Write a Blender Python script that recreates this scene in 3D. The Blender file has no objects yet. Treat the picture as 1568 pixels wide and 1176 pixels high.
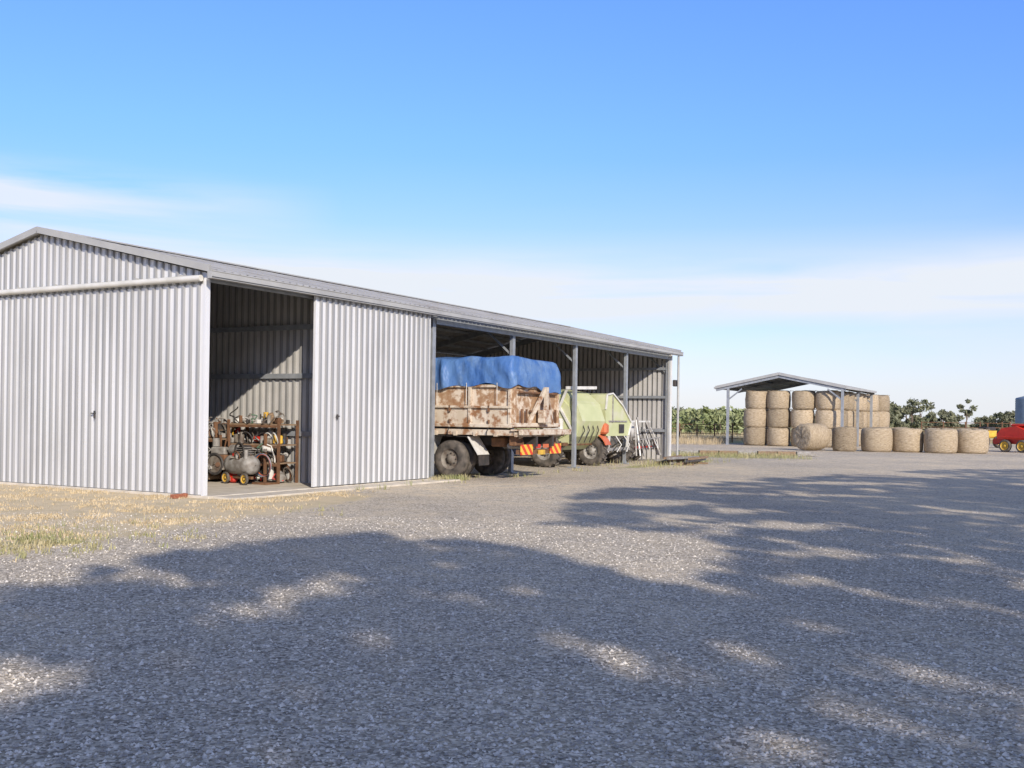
import bpy, math, random
import numpy as np
from mathutils import Vector, Matrix, Euler
random.seed(7); rng=np.random.default_rng(7)
sc=bpy.context.scene

# ------------------------------------------------------------ materials
MATS={}
def nt(m):
    m.use_nodes=True; t=m.node_tree; b=t.nodes['Principled BSDF']; return t,b
def mat(name,c1,c2=None,rough=.6,metal=0.,scale=4.,det=5,lo=.35,hi=.65,bump=0.,bscale=None,stretch=None,coords='Object',spec=.4,c3=None,s3=.7,lo3=.55,hi3=.62):
    if name in MATS: return MATS[name]
    m=bpy.data.materials.new(name); t,b=nt(m); N=t.nodes; L=t.links
    b.inputs['Roughness'].default_value=rough; b.inputs['Metallic'].default_value=metal
    b.inputs['Specular IOR Level'].default_value=spec
    c2=c2 or tuple(x*.8 for x in c1)
    tc=N.new('ShaderNodeTexCoord'); mp=N.new('ShaderNodeMapping'); L.new(tc.outputs[coords],mp.inputs['Vector'])
    if stretch: mp.inputs['Scale'].default_value=stretch
    no=N.new('ShaderNodeTexNoise'); no.inputs['Scale'].default_value=scale; no.inputs['Detail'].default_value=det
    L.new(mp.outputs[0],no.inputs['Vector'])
    r=N.new('ShaderNodeMapRange'); r.inputs['From Min'].default_value=lo; r.inputs['From Max'].default_value=hi
    L.new(no.outputs['Fac'],r.inputs['Value'])
    mx=N.new('ShaderNodeMix'); mx.data_type='RGBA'; mx.inputs['A'].default_value=(*c1,1); mx.inputs['B'].default_value=(*c2,1)
    L.new(r.outputs[0],mx.inputs['Factor']); out=mx.outputs['Result']
    if c3:
        n3=N.new('ShaderNodeTexNoise'); n3.inputs['Scale'].default_value=s3; n3.inputs['Detail'].default_value=8; n3.inputs['Roughness'].default_value=.65
        L.new(mp.outputs[0],n3.inputs['Vector'])
        r3=N.new('ShaderNodeMapRange'); r3.inputs['From Min'].default_value=lo3; r3.inputs['From Max'].default_value=hi3; L.new(n3.outputs['Fac'],r3.inputs['Value'])
        m3=N.new('ShaderNodeMix'); m3.data_type='RGBA'; m3.inputs['B'].default_value=(*c3,1); L.new(out,m3.inputs['A']); L.new(r3.outputs[0],m3.inputs['Factor']); out=m3.outputs['Result']
    L.new(out,b.inputs['Base Color'])
    if bump:
        n2=N.new('ShaderNodeTexNoise'); n2.inputs['Scale'].default_value=bscale or scale*2; n2.inputs['Detail'].default_value=3
        L.new(mp.outputs[0],n2.inputs['Vector'])
        bp=N.new('ShaderNodeBump'); bp.inputs['Strength'].default_value=1; bp.inputs['Distance'].default_value=bump
        L.new(n2.outputs['Fac'],bp.inputs['Height']); L.new(bp.outputs[0],b.inputs['Normal'])
    MATS[name]=m; return m

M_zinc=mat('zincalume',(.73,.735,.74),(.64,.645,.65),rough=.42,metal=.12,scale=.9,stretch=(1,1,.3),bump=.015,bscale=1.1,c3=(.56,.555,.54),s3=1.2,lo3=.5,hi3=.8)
M_rib=mat('zincalume_rib_shade',(.35,.355,.36),(.28,.285,.29),rough=.45,metal=.2,scale=1.3,stretch=(1,1,.3))  # darker rib faces: side-face shading and reflection stripes put into the colour
M_roofm=mat('zincalume_roof',(.40,.395,.38),(.31,.305,.295),rough=.6,metal=.1,scale=1.1,c3=(.26,.24,.21),s3=.8)
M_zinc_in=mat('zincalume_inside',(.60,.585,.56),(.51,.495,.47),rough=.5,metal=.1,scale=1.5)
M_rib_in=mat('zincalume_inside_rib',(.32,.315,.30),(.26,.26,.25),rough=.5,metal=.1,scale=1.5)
M_trim=mat('grey_flashing',(.42,.42,.40),(.35,.35,.34),rough=.5,metal=.1,scale=2)
M_track=mat('white_track',(.64,.63,.59),(.53,.52,.47),rough=.45,scale=3)
M_post=mat('galvanised_steel',(.36,.38,.40),(.27,.29,.31),rough=.5,metal=.3,scale=5)
M_conc=mat('concrete',(.62,.56,.46),(.49,.44,.36),rough=.9,scale=3,bump=.003,bscale=40)
M_dark=mat('dark_steel',(.03,.03,.03),(.06,.05,.045),rough=.6,scale=9)
M_rust=mat('rust',(.20,.10,.05),(.11,.06,.035),rough=.85,scale=7,bump=.004)
M_cream=mat('weathered_cream_paint',(.63,.56,.46),(.50,.42,.32),rough=.6,scale=3,det=8,c3=(.27,.14,.07),s3=3.4,lo3=.49,hi3=.60)
M_rusty=mat('rusted_cream_paint',(.28,.155,.08),(.42,.29,.18),rough=.75,scale=6,det=8,c3=(.62,.53,.42),s3=3.0,lo3=.49,hi3=.58)
M_tyre=mat('tyre_rubber',(.06,.055,.05),(.15,.13,.11),rough=.9,scale=6,bump=.004,bscale=30,spec=.2)
M_rim=mat('steel_rim',(.22,.20,.17),(.12,.09,.07),rough=.6,metal=.1,scale=8)
M_tarp=mat('blue_tarpaulin',(.045,.125,.34),(.09,.19,.40),rough=.5,scale=2.5,bump=.10,bscale=2.4,stretch=(1,1,.6),c3=(.18,.28,.43),s3=1.5,lo3=.50,hi3=.72)
M_lime=mat('faded_lime_paint',(.52,.54,.30),(.46,.49,.26),rough=.55,scale=2,c3=(.56,.55,.42),s3=1.5,lo3=.5,hi3=.7)
M_white=mat('white_paint',(.70,.69,.65),(.56,.55,.51),rough=.5,scale=4)
M_red=mat('red_paint',(.55,.035,.02),(.42,.03,.02),rough=.4,scale=3)
M_orange=mat('orange_paint',(.58,.16,.07),(.46,.12,.05),rough=.5,scale=3)
M_yellow=mat('yellow_paint',(.68,.43,.05),(.5,.3,.05),rough=.45,scale=5)
M_bluep=mat('blue_paint',(.08,.15,.28),(.05,.10,.2),rough=.5,scale=5)
M_greenp=mat('green_paint',(.08,.16,.10),(.06,.11,.07),rough=.5,scale=5)
M_grey=mat('machinery_grey',(.34,.33,.31),(.20,.18,.16),rough=.6,scale=8,metal=.1)
M_wood=mat('old_timber',(.30,.21,.13),(.18,.12,.08),rough=.9,scale=6,stretch=(1,1,6))
M_brick=mat('red_brick',(.35,.13,.07),(.25,.09,.05),rough=.9,scale=20)
M_hose=mat('black_hose',(.03,.03,.03),rough=.5)
M_bark=mat('bark',(.22,.17,.13),(.12,.09,.07),rough=.9,scale=3,stretch=(3,3,.5),bump=.02)
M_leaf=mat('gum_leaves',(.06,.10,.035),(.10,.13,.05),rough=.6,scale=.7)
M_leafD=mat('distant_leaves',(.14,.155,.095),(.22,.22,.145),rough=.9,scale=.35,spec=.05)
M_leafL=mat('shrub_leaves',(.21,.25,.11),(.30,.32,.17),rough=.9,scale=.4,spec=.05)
M_gdry=mat('dry_grass',(.60,.49,.32),(.46,.37,.23),rough=.8,scale=1.5,spec=.1)
M_ggreen=mat('green_grass',(.25,.27,.12),(.44,.38,.22),rough=.8,scale=1.2,spec=.1)
M_tank=mat('blue_grey_tank',(.16,.22,.30),(.13,.18,.25),rough=.6,scale=2)
M_stone=mat('gravel_stone',(.34,.315,.28),(.74,.69,.61),rough=.9,scale=14,det=2,lo=.42,hi=.60)

def hay_mat():
    m=bpy.data.materials.new('hay'); t,b=nt(m); N=t.nodes; L=t.links
    b.inputs['Roughness'].default_value=.95; b.inputs['Specular IOR Level'].default_value=.1
    tc=N.new('ShaderNodeTexCoord')
    mp=N.new('ShaderNodeMapping'); mp.inputs['Scale'].default_value=(1,1,6); L.new(tc.outputs['Object'],mp.inputs[0])
    n=N.new('ShaderNodeTexNoise'); n.inputs['Scale'].default_value=6; n.inputs['Detail'].default_value=8; n.inputs['Roughness'].default_value=.72; L.new(mp.outputs[0],n.inputs['Vector'])
    r=N.new('ShaderNodeValToRGB'); r.color_ramp.elements[0].position=.32; r.color_ramp.elements[0].color=(.17,.125,.08,1); r.color_ramp.elements[1].position=.70; r.color_ramp.elements[1].color=(.60,.51,.38,1)
    e=r.color_ramp.elements.new(.5); e.color=(.43,.345,.235,1)
    L.new(n.outputs['Fac'],r.inputs[0])
    oi=N.new('ShaderNodeObjectInfo'); h=N.new('ShaderNodeHueSaturation'); mr=N.new('ShaderNodeMapRange'); mr.inputs['To Min'].default_value=.68; mr.inputs['To Max'].default_value=1.15
    L.new(oi.outputs['Random'],mr.inputs['Value']); L.new(mr.outputs[0],h.inputs['Value']); L.new(r.outputs[0],h.inputs['Color']); L.new(h.outputs[0],b.inputs['Base Color'])
    bp=N.new('ShaderNodeBump'); bp.inputs['Distance'].default_value=.05; L.new(n.outputs['Fac'],bp.inputs['Height']); L.new(bp.outputs[0],b.inputs['Normal'])
    return m
M_hay=hay_mat()

# ------------------------------------------------------------ mesh builder
class MB:
    def __init__(s): s.v=[];s.f=[];s.m=[];s.sm=[];s.mats=[]
    def mi(s,m):
        if m not in s.mats: s.mats.append(m)
        return s.mats.index(m)
    def add(s,vs,fs,m,smooth=False):
        o=len(s.v); s.v.extend([tuple(v) for v in vs]); k=s.mi(m)
        for f in fs: s.f.append(tuple(i+o for i in f)); s.m.append(k); s.sm.append(smooth)
    def box(s,c,d,m,rot=None,bev=0.,taper=1.):
        hx,hy,hz=d[0]/2,d[1]/2,d[2]/2
        R=Euler(rot).to_matrix() if rot else Matrix.Identity(3)
        if bev<=0:
            vs=[(x,y,z) for z in(-hz,hz) for x,y in((-hx,-hy),(hx,-hy),(hx,hy),(-hx,hy))]
            vs=[(x*(taper if z>0 else 1),y*(taper if z>0 else 1),z) for x,y,z in vs]
            fs=[(3,2,1,0),(4,5,6,7),(0,1,5,4),(1,2,6,5),(2,3,7,6),(3,0,4,7)]
        else:
            b=min(bev,hx*.9,hy*.9,hz*.9); vs=[];fs=[]
            def ring(ix,z): 
                x,y=hx-ix,hy-ix
                return [(-x+b-ix*0,-y,z),(x-b,-y,z),(x,-y+b,z),(x,y-b,z),(x-b,y,z),(-x+b,y,z),(-x,y-b,z),(-x,-y+b,z)]
            for ix,z in((b*.8,-hz),(0,-hz+b),(0,hz-b),(b*.8,hz)): 
                vs+=[(x*(taper if z>0 else 1),y*(taper if z>0 else 1),z) for x,y,z in ring(ix,z)]
            for k in range(3):
                for i in range(8): fs.append((k*8+i,k*8+(i+1)%8,k*8+8+(i+1)%8,k*8+8+i))
            fs.append(tuple(reversed(range(8)))); fs.append(tuple(range(24,32)))
        c=Vector(c); s.add([c+R@Vector(v) for v in vs],fs,m)
    def cyl(s,p0,p1,r,m,n=12,r2=None,caps=True,smooth=True):
        p0=Vector(p0);p1=Vector(p1); r2=r if r2 is None else r2; d=(p1-p0).normalized()
        a=d.orthogonal().normalized(); b=d.cross(a); vs=[]
        for p,rr in((p0,r),(p1,r2)):
            for i in range(n):
                t=2*math.pi*i/n; vs.append(p+a*math.cos(t)*rr+b*math.sin(t)*rr)
        s.add(vs,[(i,(i+1)%n,n+(i+1)%n,n+i) for i in range(n)],m,smooth)
        if caps: s.add(vs,[tuple(reversed(range(n))),tuple(range(n,2*n))],m)
    def beam(s,p0,p1,w,h,m):
        p0=Vector(p0);p1=Vector(p1);d=(p1-p0); 
        z=Vector((0,0,1)); 
        if abs(d.normalized().z)>.95: z=Vector((0,1,0))
        x=d.cross(z).normalized()*w/2; y=x.cross(d).normalized()*h/2
        vs=[p+a*x+b*y for p in(p0,p1) for a,b in((-1,-1),(1,-1),(1,1),(-1,1))]
        s.add(vs,[(0,1,2,3),(7,6,5,4),(0,4,5,1),(1,5,6,2),(2,6,7,3),(3,7,4,0)],m)
    def lathe(s,c,axis,prof,m,n=24,smooth=True):
        c=Vector(c);d=Vector(axis).normalized();a=d.orthogonal().normalized();b=d.cross(a);vs=[];fs=[]
        for (x,r) in prof:
            for i in range(n):
                t=2*math.pi*i/n; vs.append(c+d*x+a*math.cos(t)*r+b*math.sin(t)*r)
        for k in range(len(prof)-1):
            for i in range(n): fs.append((k*n+i,k*n+(i+1)%n,(k+1)*n+(i+1)%n,(k+1)*n+i))
        s.add(vs,fs,m,smooth)
    def torus(s,c,axis,R,r,m,n=20,k=6):
        pr=[(r*math.sin(2*math.pi*i/k),R+r*math.cos(2*math.pi*i/k)) for i in range(k+1)]
        s.lathe(c,axis,pr,m,n)
    def tube(s,pts,r,m,n=6):
        for a,b in zip(pts[:-1],pts[1:]): s.cyl(a,b,r,m,n,caps=False)
    def fender(s,c,R,w,m,a0=.2,a1=2.9):
        n=12;vs=[];
        for i in range(n+1):
            a=a0+(a1-a0)*i/n
            for rr in(R,R+.03):
                for x in(-w/2,w/2): vs.append((c[0]+x,c[1]+math.cos(a)*rr,c[2]+math.sin(a)*rr))
        fs=[]
        for i in range(n):
            o=4*i;fs+=[(o,o+1,o+5,o+4),(o+2,o+6,o+7,o+3),(o,o+4,o+6,o+2),(o+1,o+3,o+7,o+5)]
        fs+=[(0,2,3,1),(4*n,4*n+1,4*n+3,4*n+2)];s.add(vs,fs,m)
    def wheel(s,c,axis,R,w,m_t=None,m_r=None,lugs=0,rimr=.55):
        m_t=m_t or M_tyre; m_r=m_r or M_rim; c=Vector(c);d=Vector(axis).normalized()
        h=w/2
        s.lathe(c,d,[(-h*.85,R*rimr),(-h,R*.72),(-h*.95,R*.9),(-h*.7,R*.99),(0,R),(h*.7,R*.99),(h*.95,R*.9),(h,R*.72),(h*.85,R*rimr)],m_t,28)
        s.lathe(c,d,[(-h*.85,R*rimr),(-h*.3,R*rimr*.85),(-h*.35,R*.25),(-h*.8,R*.2),(-h*.8,.001)],m_r,28)
        s.lathe(c,d,[(h*.85,R*rimr),(h*.3,R*rimr*.85),(h*.35,R*.25),(h*.8,R*.2),(h*.8,.001)],m_r,28)
        a=d.orthogonal().normalized();b=d.cross(a)
        for i in range(lugs):
            t=2*math.pi*i/lugs; o=a*math.cos(t)+b*math.sin(t)
            s.beam(c+o*R*1.01-d*h*.85,c+o*R*1.01+(a*math.cos(t+.25)+b*math.sin(t+.25)-o)*R*.6+d*0,.05,.05,m_t)
            s.beam(c+o*R*1.01+d*h*.85,c+o*R*1.01+(a*math.cos(t+.25)+b*math.sin(t+.25)-o)*R*.6,.05,.05,m_t)
        for i in range(8):
            t=2*math.pi*i/8; o=(a*math.cos(t)+b*math.sin(t))*R*.3
            for sg in(-1,1): s.cyl(c+o+d*h*sg*.3,c+o+d*h*sg*.5,.018,M_dark,6)
    def leaves(s,c,rad,n,size,m,shell=.5,flat=0):
        c=np.array(c,float);rad=np.array(rad,float)
        d=rng.normal(size=(n,3));d/=np.linalg.norm(d,axis=1)[:,None]
        rr=(shell+(1-shell)*rng.random(n))[:,None]
        P=c+d*rr*rad
        a=rng.normal(size=(n,3));a/=np.linalg.norm(a,axis=1)[:,None]
        b=np.cross(a,rng.normal(size=(n,3)));b/=np.linalg.norm(b,axis=1)[:,None]
        sz=(size*(.6+.8*rng.random(n)))[:,None]
        q=np.stack([P-a*sz,P-b*sz*.45,P+a*sz,P+b*sz*.45],1).reshape(-1,3)
        o=len(s.v);s.v.extend(map(tuple,q.tolist()));k=s.mi(m)
        s.f.extend([(o+4*i,o+4*i+1,o+4*i+2,o+4*i+3) for i in range(n)]);s.m.extend([k]*n);s.sm.extend([False]*n)
    def build(s,name,parent=None,matrix=None):
        me=bpy.data.meshes.new(name);me.from_pydata(s.v,[],s.f)
        for m in s.mats: me.materials.append(m)
        me.polygons.foreach_set('material_index',s.m);me.polygons.foreach_set('use_smooth',s.sm);me.update()
        ob=bpy.data.objects.new(name,me);sc.collection.objects.link(ob)
        if parent: ob.parent=parent
        if matrix is not None: ob.matrix_local=matrix if parent else matrix
        return ob
def empty(name,matrix):
    e=bpy.data.objects.new(name,None);e.empty_display_size=.5;sc.collection.objects.link(e);e.matrix_world=matrix;return e
def corr(O,A,L,B,lo,hi,N,m,pitch=.2,depth=.045,mb=None,m2=None):
    """ribbed steel sheet; ribs run along B and repeat along A"""
    O=Vector(O);A=Vector(A).normalized();B=Vector(B).normalized();N=Vector(N).normalized()
    mb=mb or MB(); pts=[];s0=0.
    while s0<L-1e-4:
        wob=random.uniform(-.004,.004)
        for ds,d in((0,0),(.64,0),(.70,1),(.94,1)):
            x=s0+ds*pitch
            if x<L: pts.append((x,d*depth+wob))
        s0+=pitch
    pts.append((L,0)); vs=[]
    for x,d in pts:
        q=O+A*x+N*d; vs.append(q+B*lo(x)); vs.append(q+B*hi(x))
    F=[(2*i,2*i+2,2*i+3,2*i+1) for i in range(len(pts)-1)]
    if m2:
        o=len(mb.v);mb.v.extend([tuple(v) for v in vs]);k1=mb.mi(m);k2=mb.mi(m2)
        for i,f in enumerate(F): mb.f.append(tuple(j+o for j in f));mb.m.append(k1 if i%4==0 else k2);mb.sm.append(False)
    else: mb.add(vs,F,m)
    return mb

# ------------------------------------------------------------ farm shed  (local x along the front, y into the shed)
AX=math.radians(90)-.5163
MS=Matrix.Translation((-5.735,19.313,0))@Matrix.Rotation(AX,4,'Z')
shed=empty('farm_shed',MS)
H=4.233;W=9.432;w=4.716;R=5.289;SL=(R-H)/w;LEN=24.1
POSTS=[7.70,11.77,15.83,19.90,23.96]
def rz(p): return H+SL*min(p,W-p)
Z3=(0,0,1)
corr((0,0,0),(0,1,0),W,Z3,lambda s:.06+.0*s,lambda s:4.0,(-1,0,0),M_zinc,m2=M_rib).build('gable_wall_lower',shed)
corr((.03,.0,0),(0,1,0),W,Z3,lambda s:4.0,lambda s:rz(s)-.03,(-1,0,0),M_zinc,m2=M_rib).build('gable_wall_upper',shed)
mb=MB(); mb.beam((.02,0,0),(.02,0,4.15),.05,.05,M_zinc); mb.box((.02,-.015,2.05),(.11,.05,4.1),M_zinc); mb.build('corner_flashing',shed)
mb=MB();mb.cyl((-.10,.02,4.09),(-.10,W,4.09),.06,M_track,12);
for p in np.arange(.6,W,1.2): mb.box((-.04,p,4.13),(.12,.05,.10),M_trim)
mb.build('gable_door_track',shed)
mb=MB();mb.cyl((-.07,2.95,1.45),(-.07,2.95,1.60),.02,M_dark,8);mb.box((-.05,3.0,1.55),(.05,.12,.02),M_dark);mb.build('gable_door_latch',shed)
# end wall, partitions, back wall
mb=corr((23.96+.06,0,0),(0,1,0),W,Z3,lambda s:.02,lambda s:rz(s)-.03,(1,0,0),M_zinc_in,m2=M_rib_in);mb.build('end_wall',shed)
corr((4.05,.02,0),(0,1,0),W-.04,Z3,lambda s:.02,lambda s:rz(s)-.05,(-1,0,0),M_zinc_in,m2=M_rib_in).build('partition_wall',shed)
corr((7.78,.1,0),(0,1,0),W-.15,Z3,lambda s:.02,lambda s:rz(s)-.05,(-1,0,0),M_zinc_in).build('partition_wall_bay',shed)
corr((0,W,0),(1,0,0),LEN,Z3,lambda s:.02,lambda s:H-.02,(0,1,0),M_zinc_in).build('back_wall',shed)
corr((4.1,.03,0),(1,0,0),3.0,Z3,lambda s:.03,lambda s:4.1,(0,-1,0),M_zinc).build('front_wall_panel',shed)
# roof
sl=Vector((0,w+.22,SL*(w+.22)));ln=sl.length
corr((-.12,-.22,H-.22*SL+.02),(1,0,0),LEN+.45,sl,lambda s:0,lambda s:ln,(0,-SL,1),M_roofm).build('roof_front',shed)
sl2=Vector((0,-(w+.22),SL*(w+.22)))
corr((-.12,W+.22,H-.22*SL+.02),(1,0,0),LEN+.45,sl2,lambda s:0,lambda s:ln,(0,SL,1),M_roofm).build('roof_back',shed)
mb=MB();mb.beam((-.15,w,R+.07),(LEN+.35,w,R+.07),.3,.03,M_trim);
mb.beam((-.13,-.24,H+.02),(-.13,w,R+.05),.05,.13,M_trim);mb.beam((-.13,W+.24,H+.02),(-.13,w,R+.05),.05,.13,M_trim)
mb.beam((LEN+.36,-.24,H-.01),(LEN+.36,w,R+.03),.05,.15,M_trim);mb.beam((LEN+.36,W+.24,H-.01),(LEN+.36,w,R+.03),.05,.15,M_trim)
mb.build('roof_flashing',shed)
mb=MB();zg=H-.06
mb.box((LEN/2+.1,-.235,zg-.05),(LEN+.55,.012,.12),M_trim);mb.box((LEN/2+.1,-.33,zg-.03),(LEN+.55,.012,.09),M_trim);mb.box((LEN/2+.1,-.282,zg-.10),(LEN+.55,.09,.012),M_trim)
mb.cyl((-.19,-.335,zg+.03),(LEN+.37,-.335,zg+.03),.014,M_trim,8)
mb.box((-.18,-.282,zg-.045),(.012,.11,.13),M_trim);mb.box((LEN+.375,-.282,zg-.045),(.012,.11,.13),M_trim)
mb.build('gutter',shed)
mb=MB();mb.box((7.66/2+.05,-.02,4.09),(7.6,.05,.12),M_post);mb.box((15.9,.06,4.02),(16.3,.08,.22),M_post);mb.box((3.7,-.13,4.12),(7.4,.09,.07),M_trim);mb.build('header_beam',shed)
# posts and frames
mb=MB()
for t in POSTS:
    for p in(.06,W-.1):
        mb.box((t,p,2.03),(.14,.02,4.06),M_post);mb.box((t-.065,p+.05,2.03),(.014,.08,4.06),M_post);mb.box((t+.065,p+.05,2.03),(.014,.08,4.06),M_post)
    mb.box((t,.1,.02),(.34,.3,.03),M_post)
    mb.beam((t,.06,3.3),(t,1.0,4.12),.05,.05,M_post)
mb.box((3.95,.08,2.05),(.1,.1,4.05),M_post)
mb.build('posts',shed)
mb=MB()
for t in POSTS+[.1,3.95]:
    mb.beam((t,.05,H-.17),(t,w,R-.17),.08,.2,M_post);mb.beam((t,W-.05,H-.17),(t,w,R-.17),.08,.2,M_post)
for i in range(12):
    p=.35+i*(W-.7)/11; mb.beam((.05,p,rz(p)-.055),(LEN,p,rz(p)-.055),.06,.09,M_post)
mb.build('roof_frame',shed)
mb=MB()
for z in(1.15,2.45,3.55):
    mb.box((3.98,W/2,z),(.07,W-.2,.11),M_post);mb.box((23.93,W/2,z),(.06,W-.3,.1),M_post);mb.box((LEN/2,W-.06,z),(LEN-.2,.06,.1),M_post);mb.box((.09,W/2,z),(.07,W-.2,.1),M_post)
mb.box((23.95,.03,2.06),(.16,.06,4.1),M_trim);mb.box((24.06,-.01,2.06),(.08,.05,4.1),M_zinc)
mb.build('wall_girts',shed)
# workshop slab
mb=MB();mb.box((3.7,4.6,-.02),(7.5,9.6,.14),M_conc,bev=.01);mb.box((3.9,-.45,-.035),(7.7,.62,.14),M_conc,bev=.01);mb.build('concrete_slab',shed)
# sliding door
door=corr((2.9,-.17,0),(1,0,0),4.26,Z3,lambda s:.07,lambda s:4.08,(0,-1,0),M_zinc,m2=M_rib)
for z in(.12,2.,4.02): door.box((5.03,-.14,z),(4.22,.04,.09),M_post)
door.box((2.905,-.165,2.08),(.03,.06,4.02),M_zinc);door.box((7.155,-.165,2.08),(.03,.06,4.02),M_zinc)
door.cyl((3.6,-.23,1.5),(3.6,-.23,1.60),.02,M_dark,8);door.box((3.63,-.22,1.56),(.1,.03,.02),M_dark)
door.build('sliding_door',shed)
# downpipe
mb=MB();mb.cyl((24.2,-.25,0),(24.2,-.25,4.05),.045,M_trim,10);mb.box((24.2,-.12,3.0),(.25,.12,.25),M_dark,bev=.02);mb.build('downpipe',shed)

# ------------------------------------------------------------ tipper truck (tail at y=0, front +y)
MT=MS@Matrix.Translation((8.5,-1.77,0))
truck=empty('tipper_truck',MT);BW=2.45;BL=6.0
mb=MB()
for x0,sg in((0,-1),(BW,1)):
    mb.box((x0-sg*.02,BL/2,1.60),(.04,BL-.1,.5),M_cream)   # lower side
    mb.box((x0-sg*.05,BL/2,2.10),(.04,BL-.1,.52),M_rusty)
    mb.box((x0,BL/2,2.37),(.09,BL,.07),M_cream,bev=.01);mb.box((x0+sg*.02,BL/2,1.84),(.10,BL,.06),M_cream,bev=.01);mb.box((x0,BL/2,1.37),(.11,BL+.05,.09),M_cream,bev=.01)
    for y in np.arange(.06,BL,1.17): 
        mb.box((x0+sg*.01,y,1.86),(.07,.09,.98),M_cream,bev=.01)
    for y in np.arange(.65,BL,1.17): 
        mb.cyl((x0+sg*.05,y,1.42),(x0+sg*.05,y,1.52),.03,M_rust,8);mb.box((x0+sg*.05,y,1.80),(.04,.05,.16),M_rust);mb.tube([(x0+sg*.06,y,1.3),(x0+sg*.10,y+.02,1.22),(x0+sg*.06,y+.05,1.12)],.012,M_dark,5)
mb.box((BW/2,BL/2,1.34),(BW-.05,BL-.05,.05),M_rusty)
mb.build('bin_sides',truck)
mb=MB()
mb.box((BW/2,.03,1.88),(BW-.1,.05,.96),M_rusty);mb.box((BW/2,BL-.03,1.9),(BW-.1,.05,1.0),M_rusty)
mb.box((BW/2,0,2.37),(BW+.1,.09,.08),M_rusty,bev=.01);mb.box((BW/2,-.02,1.40),(BW+.1,.12,.10),M_cream,bev=.01)
for x in(.05,BW-.05): mb.box((x,-.02,1.88),(.10,.10,1.0),M_rusty,bev=.01)
# A-frame brace, chute
mb.beam((.75,-.05,1.42),(1.35,-.22,2.35),.07,.09,M_cream);mb.beam((2.1,-.05,1.42),(1.38,-.22,2.35),.07,.09,M_cream)
mb.beam((1.37,-.24,1.42),(1.37,-.24,2.38),.12,.08,M_cream);mb.beam((.8,-.06,1.75),(2.0,-.06,1.75),.05,.05,M_rust)
mb.box((1.37,-.20,1.62),(.4,.22,.34),M_cream,bev=.02);mb.cyl((.2,-.09,2.22),(2.25,-.09,2.22),.03,M_rust,8)
for x in(.35,.6,1.9,2.2): mb.beam((x,-.08,1.45),(x,-.08,1.8),.03,.05,M_rust)
mb.build('tailgate',truck)
mb=MB()
mb.box((BW/2,BL/2,1.24),(BW-.1,BL,.07),M_rusty)
for y in np.arange(-.15,BL,.6): mb.box((BW/2,y,1.16),(BW+.12,.09,.11),M_cream)
for x in(.78,1.67): mb.box((x,3.6,.98),(.09,7.8,.26),M_dark)
mb.box((BW/2,-.32,1.22),(BW+.25,.12,.14),M_cream,bev=.01);mb.box((BW/2,-.20,1.27),(BW+.2,.35,.04),M_rusty)
mb.box((.03,1.6,1.2),(.10,3.4,.14),M_cream)
mb.box((BW/2,-.1,.72),(BW-.3,.12,.12),M_rust)
for x in(.45,2.0): mb.beam((x,-.1,.72),(x,.0,1.1),.06,.08,M_rust)
for x in(.3,2.15):
    mb.box((x,.05,1.02),(.36,.2,.3),M_rust,bev=.02)
    mb.beam((x,-.3,1.2),(x,.2,.95),.05,.05,M_cream)
mb.cyl((.2,1.86,.5),(BW-.2,1.86,.5),.08,M_dark,10);mb.lathe((BW/2,1.86,.5),(1,0,0),[(-.22,.02),(-.15,.15),(0,.2),(.15,.15),(.22,.02)],M_dark,14)
for x in(.6,1.85):
    for k in range(4): mb.beam((x,1.2+.08*k,.70+.035*k),(x,2.52-.08*k,.70+.035*k),.08,.03,M_dark)
mb.box((.75,.7,.95),(.5,.4,.24),M_rust,bev=.03);mb.cyl((.5,.35,.86),(1.9,.35,.86),.07,M_grey,10);mb.box((1.7,.9,.9),(.35,.5,.3),M_grey,bev=.03)
mb.box((.3,4.6,.85),(.5,.9,.5),M_grey,bev=.05)
mb.build('chassis',truck)
mb=MB()
mb.beam((.28,2.42,1.08),(.28,2.62,.55),.5,.02,M_white);mb.beam((.28,1.3,1.08),(.28,2.42,1.09),.5,.02,M_dark)
mb.beam((.28,1.30,1.08),(.28,.98,.62),.55,.02,M_white);mb.beam((.28,.98,.61),(.28,.96,.35),.5,.012,M_dark)
mb.beam((2.17,1.30,1.08),(2.17,.98,.62),.55,.02,M_dark)
mb.build('mudguards',truck)
def chevmat():
    m=bpy.data.materials.new('marker_chevron');t,b=nt(m);N=t.nodes;L=t.links
    tc=N.new('ShaderNodeTexCoord');w_=N.new('ShaderNodeTexWave');w_.bands_direction='DIAGONAL';w_.inputs['Scale'].default_value=2.2;L.new(tc.outputs['Object'],w_.inputs[0])
    r=N.new('ShaderNodeValToRGB');r.color_ramp.interpolation='CONSTANT';r.color_ramp.elements[0].color=(.6,.05,.02,1);r.color_ramp.elements[1].position=.5;r.color_ramp.elements[1].color=(.75,.45,.06,1)
    L.new(w_.outputs['Fac'],r.inputs[0]);L.new(r.outputs[0],b.inputs['Base Color']);return m
M_chev=chevmat()
mb=MB();mb.box((.42,-.2,.78),(.62,.02,.26),M_chev);mb.box((2.0,-.2,.78),(.62,.02,.26),M_chev)
mb.box((1.0,-.2,.86),(.3,.03,.1),M_red,bev=.01);mb.box((1.45,-.2,.86),(.3,.03,.1),M_orange,bev=.01);mb.box((1.22,-.2,.7),(.37,.02,.12),M_yellow)
mb.build('rear_markers',truck)
mb=MB()
for x in(.16,.47,BW-.47,BW-.16): mb.wheel((x,1.86,.49),(1,0,0),.49,.27)
for x in(.25,BW-.25): mb.wheel((x,7.0,.49),(1,0,0),.49,.28)
mb.build('wheels',truck)
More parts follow.
